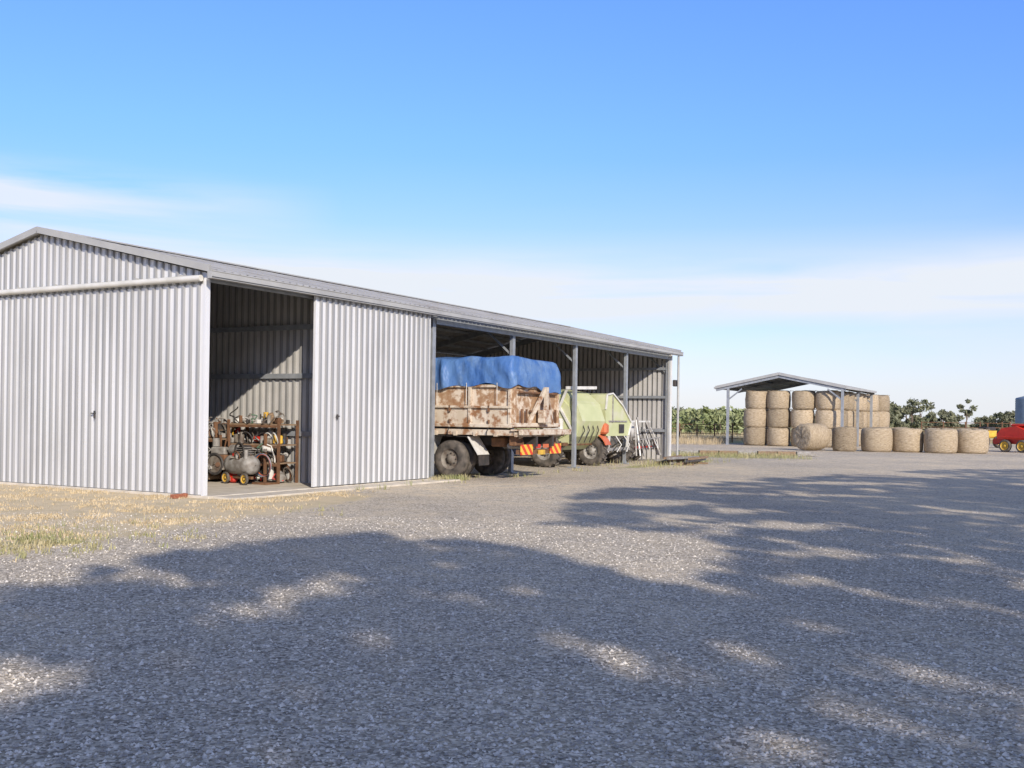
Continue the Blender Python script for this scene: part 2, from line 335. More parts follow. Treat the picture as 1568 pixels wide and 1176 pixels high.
mb=MB();mb.box((BW/2,7.4,1.7),(2.3,1.9,1.9),M_white,bev=.15);mb.box((BW/2,8.38,2.0),(2.0,.03,.8),M_dark);mb.box((.08,7.5,2.05),(.03,1.0,.7),M_dark);mb.box((BW/2,8.4,.9),(2.3,.2,.4),M_grey,bev=.05);mb.build('cab',truck)
# tarp
def tarp():
    mb=MB();n=300;per=[]
    a,b=BW+.10,BL+.1
    tot=2*(a+b)
    for i in range(n):
        d=tot*i/n
        if d<a: x,y,nx,ny=d,0,0,-1
        elif d<a+b: x,y,nx,ny=a,d-a,1,0
        elif d<2*a+b: x,y,nx,ny=a-(d-a-b),b,0,1
        else: x,y,nx,ny=0,b-(d-2*a-b),-1,0
        per.append((x-.05,y-.06,nx,ny,d))
    rings=[(0,2.36),(.0,2.47),(.01,2.58),(.02,2.69),(.035,2.80),(.05,2.92),(.07,3.03),(.10,3.10),(.16,3.13),(.4,3.15),(.8,3.18),(1.15,3.20)]
    cx,cy=BW/2,BL/2;vs=[]
    for k,(ins,z) in enumerate(rings):
        for (x,y,nx,ny,d) in per:
            fx=1-ins*2/a;fy=1-ins*2/b
            if fx<.05: fx=.05
            X=cx+(x-cx)*fx;Y=cy+(y-cy)*fy
            amp=.07 if k<8 else .03
            u=d+(z-2.36)*.75*math.sin(d*.8+.6)       # folds drift diagonally as they rise
            fo=(1-abs(math.sin(u*2.6+math.sin(u*1.7)*1.4)))**2*amp*1.8-amp*.4+(1-abs(math.sin(u*6.3+2+math.sin(u*2.3))))**3*amp*.8
            fo*=(.45+.55*math.sin(min(1,(z-2.3)/.75)*math.pi)) if k else .5
            dz=(math.sin(d*2.4)*.05+math.sin(d*6.1+1)*.04) if k==0 else math.sin(d*1.9+k)*.015
            if k<=3 and ny==-1: dz-=.10*(d/a)*(1 if k==0 else .3); fo+=.03
            if k>5: dz-=.05*math.sin(y*math.pi/1.17)**2*(1 if k>6 else .5); dz-=.05*max(0,(X/BW-.0))
            vs.append((X+nx*(fo+.02),Y+ny*(fo+.02),z+dz))
    fs=[]
    for k in range(len(rings)-1):
        for i in range(n): fs.append((k*n+i,k*n+(i+1)%n,(k+1)*n+(i+1)%n,(k+1)*n+i))
    fs.append(tuple(range((len(rings)-1)*n,len(rings)*n)))
    mb.add(vs,fs,M_tarp,True)
    for y in np.arange(.4,BL,.9): mb.cyl((-.08,y,2.45),(-.07,y,1.9),.008,M_white,5)
    return mb
tarp().build('tarpaulin',truck)

# ------------------------------------------------------------ round baler (lime) in bay, tail facing out
MBa=MS@Matrix.Translation((15.35,.6,0))
baler=empty('round_baler',MBa)
mb=MB()
def extr(mb,prof,x0,x1,m,m2=None):
    n=len(prof);vs=[(x0,y,z) for y,z in prof]+[(x1,y,z) for y,z in prof]
    mb.add(vs,[(i,(i+1)%n,n+(i+1)%n,n+i) for i in range(n)],m);mb.add(vs,[tuple(range(n)),tuple(reversed(range(n,2*n)))],m2 or m)
prof=[(-.55,1.0),(-.75,1.5),(-.55,2.05),(-.1,2.45),(.6,2.55),(1.4,2.35),(1.9,1.8),(2.0,1.2),(1.7,.7),(.9,.5),(0,.55)]
extr(mb,prof,.55,2.3,M_lime)
extr(mb,[(-.3,1.1),(-.45,1.5),(-.3,1.95),(.0,2.25),(.6,2.35),(1.2,2.15),(1.6,1.7),(1.6,1.2),(1.2,.8),(.4,.75)],.48,2.37,M_lime)
for x in(.45,2.4):
    mb.beam((x,-.5,1.1),(x,.3,2.4),.05,.07,M_white);mb.beam((x,.3,2.4),(x,1.7,1.9),.05,.07,M_white)
for z in(1.15,1.35,1.6,1.85,2.1): mb.box((1.42,-.72+abs(z-1.5)*.45,z),(1.6,.04,.05),M_white)
mb.beam((.3,-.3,2.55),(2.5,-.3,2.62),.07,.1,M_white);mb.beam((.35,-.3,2.55),(.35,.3,1.2),.05,.07,M_white)
mb.box((.35,.2,1.3),(.18,.7,.55),M_white,bev=.05);mb.box((2.5,.1,1.3),(.25,.8,.75),M_orange,bev=.08)
for k in range(4): mb.tube([(.6+k*.4,-.6,1.7),(.8+k*.35,-.72,1.2),(.7+k*.4,-.55,.8)],.018,M_dark,5)
mb.build('baler_body',baler)
mb=MB()
mb.wheel((.2,.35,.52),(1,0,0),.52,.36,m_r=M_grey,lugs=18);mb.wheel((2.65,.35,.52),(1,0,0),.52,.36,m_r=M_grey,lugs=18)
mb.cyl((.2,.35,.52),(2.65,.35,.52),.06,M_dark,8);mb.beam((1.42,1.5,.7),(1.42,3.6,.55),.15,.15,M_red)
mb.beam((.2,-.2,.75),(2.65,-.2,.75),.1,.1,M_rust)
mb.build('wheels_and_drawbar',baler)
# spreader with sloping lime hood
MSp=MS@Matrix.Translation((17.9,-.15,0))
sp=empty('fertiliser_spreader',MSp)
mb=MB()
hp=[(.1,1.0),(-.05,1.9),(.05,2.4),(.5,2.45),(1.35,2.05),(2.15,1.45),(1.9,1.0)]
n=len(hp);vs=[(x,.1,z) for x,z in hp]+[(x,1.9,z) for x,z in hp]
mb.add(vs,[(i,(i+1)%n,n+(i+1)%n,n+i) for i in range(n)],M_lime);mb.add(vs,[tuple(range(n)),tuple(reversed(range(n,2*n)))],M_lime)
for y in(.07,1.93):
    for a_,b_ in zip(hp[1:-1],hp[2:]): mb.beam((a_[0],y,a_[1]),(b_[0],y,b_[1]),.05,.05,M_white)
mb.box((1.0,.085,1.5),(1.5,.03,.05),M_grey);mb.box((.55,.085,1.9),(.05,.03,.9),M_grey);mb.box((1.3,.08,1.25),(.4,.03,.3),M_dark)
mb.add([(.15,.15,1.0),(1.85,.15,1.0),(1.85,1.85,1.0),(.15,1.85,1.0),(.6,.6,.5),(1.3,.6,.5),(1.3,1.3,.5),(.6,1.3,.5)],[(0,4,5,1),(1,5,6,2),(2,6,7,3),(3,7,4,0),(4,7,6,5)],M_grey)
for x in(.2,1.8): mb.beam((x,.1,.45),(x,.05,1.0),.07,.07,M_white);mb.beam((x,1.8,.45),(x,1.9,1.0),.07,.07,M_rust)
mb.beam((0,.1,.55),(2.0,.1,.55),.1,.1,M_grey);mb.beam((.1,1.8,.5),(1.9,1.8,.5),.1,.1,M_rust)
for k in range(4): mb.tube([(.4+k*.35,.05,1.0),(.5+k*.35,-.12,.7),(.35+k*.4,.0,.45)],.018,M_white if k%2 else M_hose,5)
mb.wheel((-.15,.5,.50),(1,0,0),.50,.32,m_r=M_grey,lugs=18);mb.wheel((2.15,.5,.50),(1,0,0),.50,.32,m_r=M_grey,lugs=18);mb.cyl((0,.5,.50),(2.1,.5,.50),.05,M_dark,8)
mb.fender((-.15,.5,.50),.60,.42,M_orange,.5,2.8);mb.box((-.15,.15,1.25),(.30,.40,.36),M_orange,bev=.06)
mb.build('hopper_and_frame',sp)
MR=MS@Matrix.Translation((20.7,-.15,0))
rk=empty('boom_sprayer',MR)
mb=MB()
mb.lathe((1.2,1.2,1.15),(1,0,0),[(-.6,.01),(-.58,.25),(-.5,.38),(.5,.38),(.58,.25),(.6,.01)],M_white,18)
for x in(.4,2.0): mb.beam((x,.3,.5),(x,2.0,.5),.08,.08,M_grey);mb.beam((x,.5,.5),(x,.6,1.5),.06,.06,M_grey)
mb.beam((.3,.5,1.5),(2.1,.5,1.5),.06,.06,M_white);mb.beam((.3,.4,.55),(2.1,.4,.55),.08,.08,M_red)
for k in range(3):
    mb.beam((.15+.12*k,.2-.1*k,.25),(.55+.1*k,.45,1.45+.1*k),.05,.05,M_white if k==1 else M_grey);mb.beam((2.2-.1*k,.2-.1*k,.25),(1.8-.1*k,.45,1.5),.05,.05,M_grey)
    mb.beam((.2,.15-.08*k,.5+.35*k),(2.2,.2-.08*k,.55+.35*k),.035,.035,M_grey)
for k in range(7): mb.cyl((.3+k*.28,.1,.9),(.33+k*.28,.05,.45),.012,M_dark,5)
for k in range(4): mb.tube([(.3+k*.4,.1,.9),(.4+k*.4,-.05,.5),(.6+k*.4,.05,.7),(.8+k*.3,.3,1.3)],.015,M_white if k%2 else M_hose,5)
mb.wheel((.25,1.2,.4),(1,0,0),.4,.22,m_r=M_white);mb.wheel((2.15,1.2,.4),(1,0,0),.4,.22,m_r=M_white)
mb.build('tank_and_booms',rk)
mb=MB()
for i in range(5): mb.beam((0,.3*i,1.0+.07*i),(2.0,.3*i+.3,1.05+.07*i),.08,.08,[M_white,M_red,M_grey][i%3])
for x in(.2,1.7):
    for y in(.2,1.5): mb.beam((x,y,0),(x,y,1.1),.08,.08,M_rust)
mb.beam((.2,.2,.5),(1.7,.2,.5),.06,.06,M_rust)
mb.build('steel_rack',None,MS@Matrix.Translation((21.6,2.6,0)))
mb=MB()
for i in range(9): 
    y=-.15*i;mb.box((.9+random.uniform(-.3,.3),y,.06+.09*(i%3)),(2.4,.1,.08),M_grey if i%2 else M_wood,rot=(0,0,random.uniform(-.15,.15)))
for x in(.2,1.7): mb.box((x,-.6,.03),(.1,1.4,.06),M_wood)
mb.build('timber_and_steel_pile',None,MS@Matrix.Translation((20.4,-.9,0)))
mb=MB()
for i in range(7): mb.box((i*.9,random.uniform(-.1,.1),.11),(.85,.25,.2),M_wood if i%3 else M_grey,rot=(0,0,random.uniform(-.1,.1)),bev=.01)
mb.build('timber_sleepers',None,Matrix.Translation((8.0,47,0))@Matrix.Rotation(.05,4,'Z'))
mb=MB();mb.box((0,0,.04),(.23,.11,.076),M_brick,bev=.006);mb.box((.25,.05,.04),(.23,.11,.076),M_brick,rot=(0,0,.5),bev=.006);mb.build('bricks',None,MS@Matrix.Translation((-.3,.35,0)))

# ------------------------------------------------------------ workshop contents
def place(t,p,z=0,r=0): return MS@Matrix.Translation((t,p,z+.05))@Matrix.Rotation(r,4,'Z')
def bench(name,M,L_=1.4,D=.6,zs=(.45,.85,1.3),m=M_rust,top=M_wood):
    mb=MB()
    for x in(0,D):
        for y in(0,L_): mb.beam((x,y,0),(x,y,zs[-1]+.1),.05,.05,m)
    for z in zs:
        mb.box((D/2,L_/2,z),(D,L_,.03),top)
        mb.beam((0,0,z-.04),(0,L_,z-.04),.04,.05,m)
    return mb
def clutter(mb,x0,x1,y0,y1,z,n,s=.12):
    cols=[M_grey]*7+[M_dark]*4+[M_rust]*5+[M_wood]*2+[M_white]*3+[M_rim]*4+[M_red,M_yellow,M_bluep,M_greenp]
    for i in range(n):
        x=random.uniform(x0,x1);y=random.uniform(y0,y1);k=random.random();m=random.choice(cols);a=s*random.uniform(.4,1.2)
        if k<.22: mb.box((x,y,z+a*.5),(a*random.uniform(.6,1.4),a*random.uniform(.6,1.5),a),m,rot=(0,0,random.random()*3),bev=a*.12)
        elif k<.36: mb.cyl((x,y,z),(x,y,z+a*1.5),a*.35,m,10)
        elif k<.54: 
            d=Vector((random.uniform(-1,1),random.uniform(-1,1),random.uniform(-.4,.4))).normalized()*a*.9;mb.cyl(Vector((x,y,z+a*.5))-d,Vector((x,y,z+a*.5))+d,a*.35,m,12)
        elif k<.72: mb.torus((x,y,z+a*.7),(random.uniform(.5,1),random.uniform(-.5,.5),.2),a*.8,a*.1,m,16,5)
        else:
            p=[Vector((x,y,z))];
            for j in range(5): p.append(p[-1]+Vector((random.uniform(-.1,.1),random.uniform(-.15,.15),random.uniform(-.02,.12))))
            mb.tube(p,.014,m,5)
b=bench('w',None,1.5);clutter(b,.05,.55,.05,1.45,.06,36,.22);clutter(b,-.05,.55,.05,1.45,.47,36,.17);clutter(b,-.05,.55,.05,1.45,.87,36,.17);clutter(b,-.05,.55,.05,1.45,1.32,34,.15)
b.build('tool_shelf',None,place(3.3,1.15))
b=bench('w',None,1.3,.7,(.3,.95));clutter(b,-.05,.65,.05,1.25,.33,40,.26);clutter(b,-.05,.65,.05,1.25,.98,52,.2);clutter(b,.2,.65,.05,1.25,1.15,26,.16)
b.build('workbench',None,place(3.15,2.75))
b=bench('w',None,.9,.6,(.5,1.0));clutter(b,-.05,.55,.05,.85,.1,20,.22);clutter(b,-.05,.55,.05,.85,.53,26,.2);clutter(b,-.05,.55,.05,.85,1.02,36,.2)
b.build('workbench',None,place(3.2,4.15))
def compressor():
    mb=MB();mb.lathe((0,0,.42),(0,1,0),[(-.5,.01),(-.48,.1),(-.42,.19),(-.3,.21),(.3,.21),(.42,.19),(.48,.1),(.5,.01)],M_grey,20)
    mb.box((0,-.12,.72),(.22,.24,.26),M_dark,bev=.03);mb.cyl((0,.12,.74),(0,.36,.74),.11,M_grey,14);mb.torus((-.15,-.12,.74),(1,0,0),.16,.02,M_dark,20,5)
    for i in range(5): mb.box((0,-.12,.62+.045*i),(.27,.28,.012),M_grey)
    for y in(-.35,.35): mb.wheel((-.17,y,.13),(1,0,0),.13,.06,m_r=M_yellow,rimr=.7)
    mb.beam((0,-.4,.15),(0,.4,.15),.06,.06,M_rust);mb.tube([(0,.5,.5),(0,.65,.8),(0,.6,.95)],.018,M_rust)
    clutter(mb,-.2,.15,-.4,.4,.55,14,.12)
    return mb
compressor().build('air_compressor',None,place(2.75,3.1,0,.15))
compressor().build('air_compressor',None,place(2.8,1.75,0,-.2))
def engine():
    mb=MB();mb.box((0,0,.45),(.36,.5,.34),M_rust,bev=.04);mb.box((0,.02,.70),(.25,.4,.18),M_grey,bev=.03);mb.torus((-.24,0,.42),(1,0,0),.22,.03,M_dark,22,6)
    mb.lathe((-.24,0,.42),(1,0,0),[(0,.03),(.02,.2)],M_rim,18)
    mb.cyl((0,-.2,.8),(0,-.2,1.15),.03,M_rust,8);mb.cyl((.05,.2,.8),(.05,.2,.98),.08,M_grey,12)
    for y in(-.3,.3): mb.beam((-.2,y,.1),(.25,y,.1),.08,.08,M_wood);mb.beam((0,y,.1),(0,y*.8,.35),.06,.06,M_dark)
    mb.tube([(-.1,.3,.5),(-.3,.45,.3),(-.25,.6,.15),(-.1,.7,.4)],.02,M_hose);clutter(mb,-.3,.2,-.3,.3,.3,18,.13);return mb
engine().build('stationary_engine',None,place(2.9,2.45,0,.1));engine().build('stationary_engine',None,place(2.95,3.75,.0,-.4));engine().build('stationary_engine',None,place(2.6,4.35,.0,-.9))
def reel(R_,n):
    mb=MB()
    for k in range(n): mb.torus((0,.02*k,.42),(1,.1*k-.2,.1),R_+.012*k,.014,[M_hose,M_orange,M_bluep,M_grey][k%4],24,5)
    mb.beam((.05,0,0),(.05,0,1.1),.05,.05,M_rust);mb.box((.05,0,.02),(.4,.4,.04),M_rust);clutter(mb,-.1,.1,-.15,.15,.7,6,.12);return mb
reel(.26,5).build('hose_reel',None,place(2.75,3.6));reel(.22,4).build('hose_reel',None,place(3.05,1.35))
mb=MB();mb.box((0,0,.22),(.35,.6,.08),M_rust,bev=.02)
for x in(-.2,.2):
    for y in(-.22,.22): mb.wheel((x,y,.11),(1,0,0),.11,.06,m_r=M_yellow,rimr=.75)
mb.tube([(0,.3,.25),(0,.45,.6),(0,.5,.9)],.02,M_dark);mb.box((0,-.05,.4),(.25,.35,.25),M_dark,bev=.03);mb.build('hand_trolley',None,place(2.5,3.35,0,.2))
mb=MB();mb.lathe((0,0,0),(0,0,1),[(0,.001),(0,.17),(.28,.17),(.3,.175),(.3,.001)],M_dark,20);mb.torus((0,0,.3),(0,0,1),.17,.012,M_grey,20,5);mb.torus((0,0,.3),(1,0,0),.16,.008,M_grey,20,4);mb.build('bucket',None,place(2.6,2.8))
mb=MB();mb.box((0,0,.16),(.14,.2,.28),M_red,bev=.04);mb.cyl((0,.08,.30),(0,.12,.38),.03,M_yellow,8);mb.tube([(0,-.08,.31),(0,-.05,.37),(0,.04,.37),(0,.06,.31)],.014,M_red);mb.build('jerry_can',None,place(2.9,2.1,0))

# ------------------------------------------------------------ hay shed
MH=Matrix.Translation((20.1,63,0))@Matrix.Rotation(AX,4,'Z')
hs=empty('hay_shed',MH);hH,hR,hp0,hp1,hL=3.68,4.52,-.15,8.0,9.2;hw=(hp1+hp0)/2;hS=(hR-hH)/(hp1-hw)
s1=Vector((0,hw-hp0,hR-hH));
corr((-.1,hp0,hH),(1,0,0),hL+.3,s1,lambda s:0,lambda s:s1.length,(0,-hS,1),M_roofm).build('roof_right',hs)
s2=Vector((0,hw-hp1,hR-hH))
corr((-.1,hp1,hH),(1,0,0),hL+.3,s2,lambda s:0,lambda s:s2.length,(0,hS,1),M_roofm).build('roof_left',hs)
mb=MB()
for t in(0,4.6,9.1):
    for p in(.05,7.2): mb.box((t,p,hH/2-.02),(.15,.15,hH-.05),M_post);mb.beam((t,p,2.9),(t,p+(.9 if p<1 else -.9),3.6),.08,.08,M_post)
    mb.beam((t,hp0,hH-.13),(t,hw,hR-.13),.1,.2,M_post);mb.beam((t,hp1,hH-.13),(t,hw,hR-.13),.1,.2,M_post)
for i in range(8):
    p=hp0+.2+i*(hp1-hp0-.4)/7;mb.beam((0,p,hR-abs(p-hw)*hS-.05),(hL,p,hR-abs(p-hw)*hS-.05),.06,.08,M_post)
mb.beam((-.12,hp0,hH+.02),(-.12,hw,hR+.03),.05,.17,M_trim);mb.beam((-.12,hp1,hH+.02),(-.12,hw,hR+.03),.05,.17,M_trim)
mb.box((hL/2,hp0-.05,hH-.02),(hL+.3,.1,.14),M_trim);mb.box((hL/2,hp1+.05,hH-.02),(hL+.3,.1,.14),M_trim)
mb.build('frame',hs)
def bale_mesh(r,h,seed,name):
    rg=np.random.default_rng(seed);n=36;prof=[(0,.02),(0,r*.5),(.0,r*.82),(.04,r*.93),(.13,r*.99),(h*.35,r*1.015),(h*.5,r*1.025),(h*.7,r*1.015),(h-.13,r*.99),(h-.04,r*.93),(h,r*.82),(h+.01,r*.5),(h+.01,.02)]
    ph=rg.random(4)*6;mb=MB();vs=[];fs=[]
    for j,(z,rr) in enumerate(prof):
        for i in range(n):
            a=2*math.pi*i/n;k=1+.024*math.sin(2*a+ph[0])+.018*math.sin(3*a+ph[1]+z)+rg.normal()*.009
            vs.append((rr*k*math.cos(a),rr*k*math.sin(a),z-h/2+rg.normal()*.012+.03*math.sin(a+ph[2])*(z>h/2)))
    for k in range(len(prof)-1):
        for i in range(n): fs.append((k*n+i,k*n+(i+1)%n,(k+1)*n+(i+1)%n,(k+1)*n+i))
    mb.add(vs,fs,M_hay,True)
    for q in range(200):   # loose straw
        a=random.random()*6.28;z=random.choice((-h/2,h/2,random.uniform(-h/2,h/2)));p=Vector((r*.97*math.cos(a),r*.97*math.sin(a),z));d=Vector((math.cos(a)*.07+random.uniform(-.06,.06),math.sin(a)*.07+random.uniform(-.06,.06),random.uniform(-.06,.06)))
        mb.add([p,p+d,p+Vector((0,0,.014))],[(0,1,2)],M_hay)
    me=mb.build(name);m=me.data;bpy.data.objects.remove(me);return m
SB=[bale_mesh(.735,1.17,i,'hay_bale_stacked') for i in range(3)]
GB=[bale_mesh(.82,1.3,i+9,'hay_bale_ground') for i in range(3)]
def bale(me,M):
    o=bpy.data.objects.new('hay_bale',me);sc.collection.objects.link(o);o.matrix_world=M;return o
cols=[(1.0,p) for p in(1.15,2.66,4.16,5.66)]+[(1.0+1.5*k,.95) for k in range(1,6)]+[(10.4,.5),(11.9,.1)]
for (t,p) in cols:
    for k in range(3):
        bale(random.choice(SB),MH@Matrix.Translation((t+random.uniform(-.09,.09),p+random.uniform(-.05,.05),.585+1.165*k))@Matrix.Rotation(random.random()*6,4,'Z')@Matrix.Rotation(random.uniform(-.02,.02),4,'X'))
for X,Y,r in((18.1,56.4,.62),(19.9,56.6,.82),(21.6,56.6,.8),(23.0,55.6,.84),(24.85,56,.84)):
    bale(random.choice(GB),Matrix.Translation((X,Y,.65))@Matrix.Rotation(random.random()*6,4,'Z')@Matrix.Diagonal((r/.82,r/.82,1,1)))
bale(GB[0],Matrix.Translation((16.35,56.6,.76))@Matrix.Rotation(math.radians(28),4,'Z')@Matrix.Rotation(math.radians(90),4,'Y')@Matrix.Diagonal((.9,.9,1.1,1)))

# ------------------------------------------------------------ things at far right
def redmachine():
    mb=MB();
    extr(mb,[(-.9,.5),(-1.0,1.0),(-.7,1.35),(.2,1.5),(.9,1.2),(1.1,.8),(.8,.45)],-.8,.8,M_red)
    mb.box((0,-1.05,.95),(1.3,.12,.5),M_dark,bev=.03);mb.box((0,.2,1.55),(1.2,.9,.12),M_red,bev=.04)
    for x in(-.98,.98):
        mb.wheel((x,-.3,.36),(1,0,0),.36,.22,m_r=M_yellow,rimr=.68);mb.wheel((x,.75,.36),(1,0,0),.36,.22,m_r=M_yellow,rimr=.68);mb.box((x,.2,.86),(.26,1.7,.06),M_red,bev=.02)
    mb.beam((0,1.0,.6),(0,2.6,.5),.12,.12,M_red);mb.cyl((-.6,-1.2,.6),(.6,-1.2,.6),.18,M_red,14);return mb
redmachine().build('hay_mower',None,Matrix.Translation((29.2,59.5,0))@Matrix.Rotation(math.radians(-150),4,'Z'))
mb=MB();mb.box((0,0,.9),(1.0,1.6,.5),M_yellow,bev=.1);mb.box((0,.2,1.25),(.9,.8,.3),M_dark,bev=.08)
for x in(-.6,.6):
    for y in(-.6,.6): mb.wheel((x,y,.4),(1,0,0),.4,.3,m_r=M_yellow)
mb.beam((-.4,-.6,1.0),(-.4,-2.0,.5),.1,.14,M_yellow);mb.beam((.4,-.6,1.0),(.4,-2.0,.5),.1,.14,M_yellow);mb.box((0,-2.1,.45),(1.6,.4,.5),M_orange,bev=.04)
mb.build('skid_loader',None,Matrix.Translation((31.9,70,0))@Matrix.Rotation(math.radians(-70),4,'Z'))
mb=MB();mb.lathe((0,0,0),(0,0,1),[(0,1.5)]+[(.1+.1*i,1.5+(.02 if i%2 else -.01)) for i in range(38)]+[(3.9,1.45),(4.2,.3),(4.25,.001)],M_tank,32);mb.build('water_tank',None,Matrix.Translation((45.3,90,0)))
def fence(name,p0,p1,n,hgt,rails,m):
    mb=MB();p0=Vector(p0);p1=Vector(p1)
    for i in range(n+1): q=p0.lerp(p1,i/n);mb.cyl(q,q+Vector((0,0,hgt+random.uniform(-.05,.1))),.05,m,7)
    for k in range(rails): z=hgt*(k+1)/rails-.05;mb.cyl(p0+Vector((0,0,z)),p1+Vector((0,0,z)),.022,m,5)
    mb.build(name)
fence('cattle_yard_fence',(30,76,0),(42,74,0),8,1.7,5,M_rust)
fence('cattle_yard_fence',(37,82,0),(50,80,0),8,1.7,5,M_rust)
fence('wire_fence',(8.5,76,0),(17,74,0),7,1.3,4,M_rust)

# ------------------------------------------------------------ vegetation
def treemb(mb,x,y,h,r,ncl,nl,size,m,trunk=.16,zb=.35,sq=.75):
    top=Vector((x+random.uniform(-.3,.3),y,h*.62));mb.cyl((x,y,-.1),top,trunk,M_bark,8,r2=trunk*.5)
    for i in range(ncl):
        a=random.random()*6.28;rr=r*math.sqrt(random.random())*.8;z=h*(zb+(1-zb)*random.random())
        lim=math.sqrt(max(.1,1-((z-h*(zb+1)/2)/(h*(1-zb)/2+.01))**2));c=(x+math.cos(a)*rr*lim,y+math.sin(a)*rr*lim,z-.08*h)
        cr=r*random.uniform(.18,.38);mb.leaves(c,(cr,cr,cr*sq),nl,size,m,.25)
        if i%3==0: mb.cyl(Vector((x,y,h*.3)).lerp(top,random.random()),c,trunk*.3,M_bark,5,r2=.02)
mb=MB()
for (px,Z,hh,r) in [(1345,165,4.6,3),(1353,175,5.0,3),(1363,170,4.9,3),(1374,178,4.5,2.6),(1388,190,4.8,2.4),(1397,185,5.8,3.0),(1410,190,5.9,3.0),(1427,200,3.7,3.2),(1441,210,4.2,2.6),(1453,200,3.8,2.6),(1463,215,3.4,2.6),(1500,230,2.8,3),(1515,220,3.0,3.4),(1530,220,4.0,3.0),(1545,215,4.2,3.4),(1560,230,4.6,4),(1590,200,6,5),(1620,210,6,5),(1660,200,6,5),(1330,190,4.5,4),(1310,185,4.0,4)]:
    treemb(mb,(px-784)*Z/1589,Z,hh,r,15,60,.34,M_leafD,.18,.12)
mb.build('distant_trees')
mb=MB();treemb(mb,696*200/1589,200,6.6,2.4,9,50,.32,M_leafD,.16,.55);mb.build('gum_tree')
mb=MB()
for i in range(56):
    px=1000+i*2.8+random.uniform(-3,3);Z=random.uniform(110,150);treemb(mb,(px-784)*Z/1589,Z,random.uniform(1.6,3.1),2.6,7,60,.28,M_leafL,.08,.05)
mb.build('distant_shrubs')
mb=MB()
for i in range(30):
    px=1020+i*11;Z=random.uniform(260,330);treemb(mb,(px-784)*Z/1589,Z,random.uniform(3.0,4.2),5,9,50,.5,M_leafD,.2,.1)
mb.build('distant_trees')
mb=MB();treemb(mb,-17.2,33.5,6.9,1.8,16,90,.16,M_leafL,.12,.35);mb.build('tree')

# shade trees along the yard edge behind / right of the photographer
TX,TY=-.332,.943;K=2.105
trees=[(5.5,-12),(9,-19),(10.5,2),(13,-8),(18.5,6),(26,12),(20,-5),(28,-1)]
RH,RV,ZC=5.6,3.6,11.
bA=([-4.9,-4.5,-4.2,-3.2,-2.1,-1.2,-.3,.75,1.5,2.2],[6.8,8.8,11.4,12.6,13.8,13.8,13.2,11.4,9.9,9.2])
bB=([.6,1.0,1.8,3,5,8.3,14.6,20,26],[16,19,23.0,24,26,30,35.5,37.5,39])
patches=[(-2.13,8.3,.42,.7),(-1.75,9.4,.42,.6),(-1.0,7.15,.3,.5),(-2.9,6.2,.55,.8),(.78,6.8,.4,.7),(1.67,7.15,.38,.6),(5.5,16,.9,.5),(4.8,12.4,.8,.35),(2.9,10.2,.6,.3),(5.4,11.3,.6,.3),(.92,5.3,.3,.4),
 (1.9,13.2,1.0,1.7),(3.6,15.8,1.6,.6),(2.7,20,1.4,.9),(4.6,18.4,1.4,.5),(2.6,16.8,1.2,.4),(6.5,22.5,1.8,.6),(9,27,2.0,.8),(7.5,18.5,1.2,.4),(5,25,1.5,.5),(12,32,2.2,.8)]
def shade(X,Y):
    for a,b_,ra,rb in patches:
        if ((X-a)/ra)**2+((Y-b_)/rb)**2<1: return False
    if X<-4.9: return False
    if X<2.2 and Y<np.interp(X,*bA): return True
    if X>=2.2 and Y<11: return True
    if X>.6 and 14.8<Y<np.interp(X,*bB): return random.random()<(.8 if Y<30 else .6)
    if X>2.6 and 11<=Y<=14.8: return True
    return False
tm=[MB() for _ in trees];cl=[[] for _ in trees];cnt=0
for it in range(90000):
    if cnt>=2500: break
    X=random.uniform(-5,22);Y=random.uniform(0,39)
    if X>.62*Y+3 : continue
    if not shade(X,Y): continue
    z=random.uniform(ZC-RV,ZC+RV);cx=X-TX*z*K;cy=Y-TY*z*K
    for i,(a,b_) in enumerate(trees):
        if ((cx-a)**2+(cy-b_)**2)/RH**2+((z-ZC)/RV)**2<1:
            tm[i].leaves((cx,cy,z),(.42,.42,.16),30,.16,M_leaf,.1);cl[i].append((cx,cy,z));cnt+=1;break
for i,(a,b_) in enumerate(trees):
    mb=tm[i];top=Vector((a+.3,b_-.2,9.2));mb.cyl((a,b_,-.1),(a+.1,b_,4.5),.30,M_bark,12,r2=.24);mb.cyl((a+.1,b_,4.5),top,.24,M_bark,10,r2=.12)
    for j,c in enumerate(cl[i]):
        if j%14==0: 
            st=Vector((a+.1,b_,random.uniform(4.5,8.5)));md=st.lerp(Vector(c),.5)+Vector((0,0,.5));mb.cyl(st,md,.07,M_bark,6,r2=.045);mb.cyl(md,c,.045,M_bark,5,r2=.015)
        elif j%3==0:
            q=min(cl[i][:j] or [c],key=lambda w_:(w_[0]-c[0])**2+(w_[1]-c[1])**2+(w_[2]-c[2])**2);mb.cyl(c,q,.015,M_bark,4)
    mb.build('shade_tree')

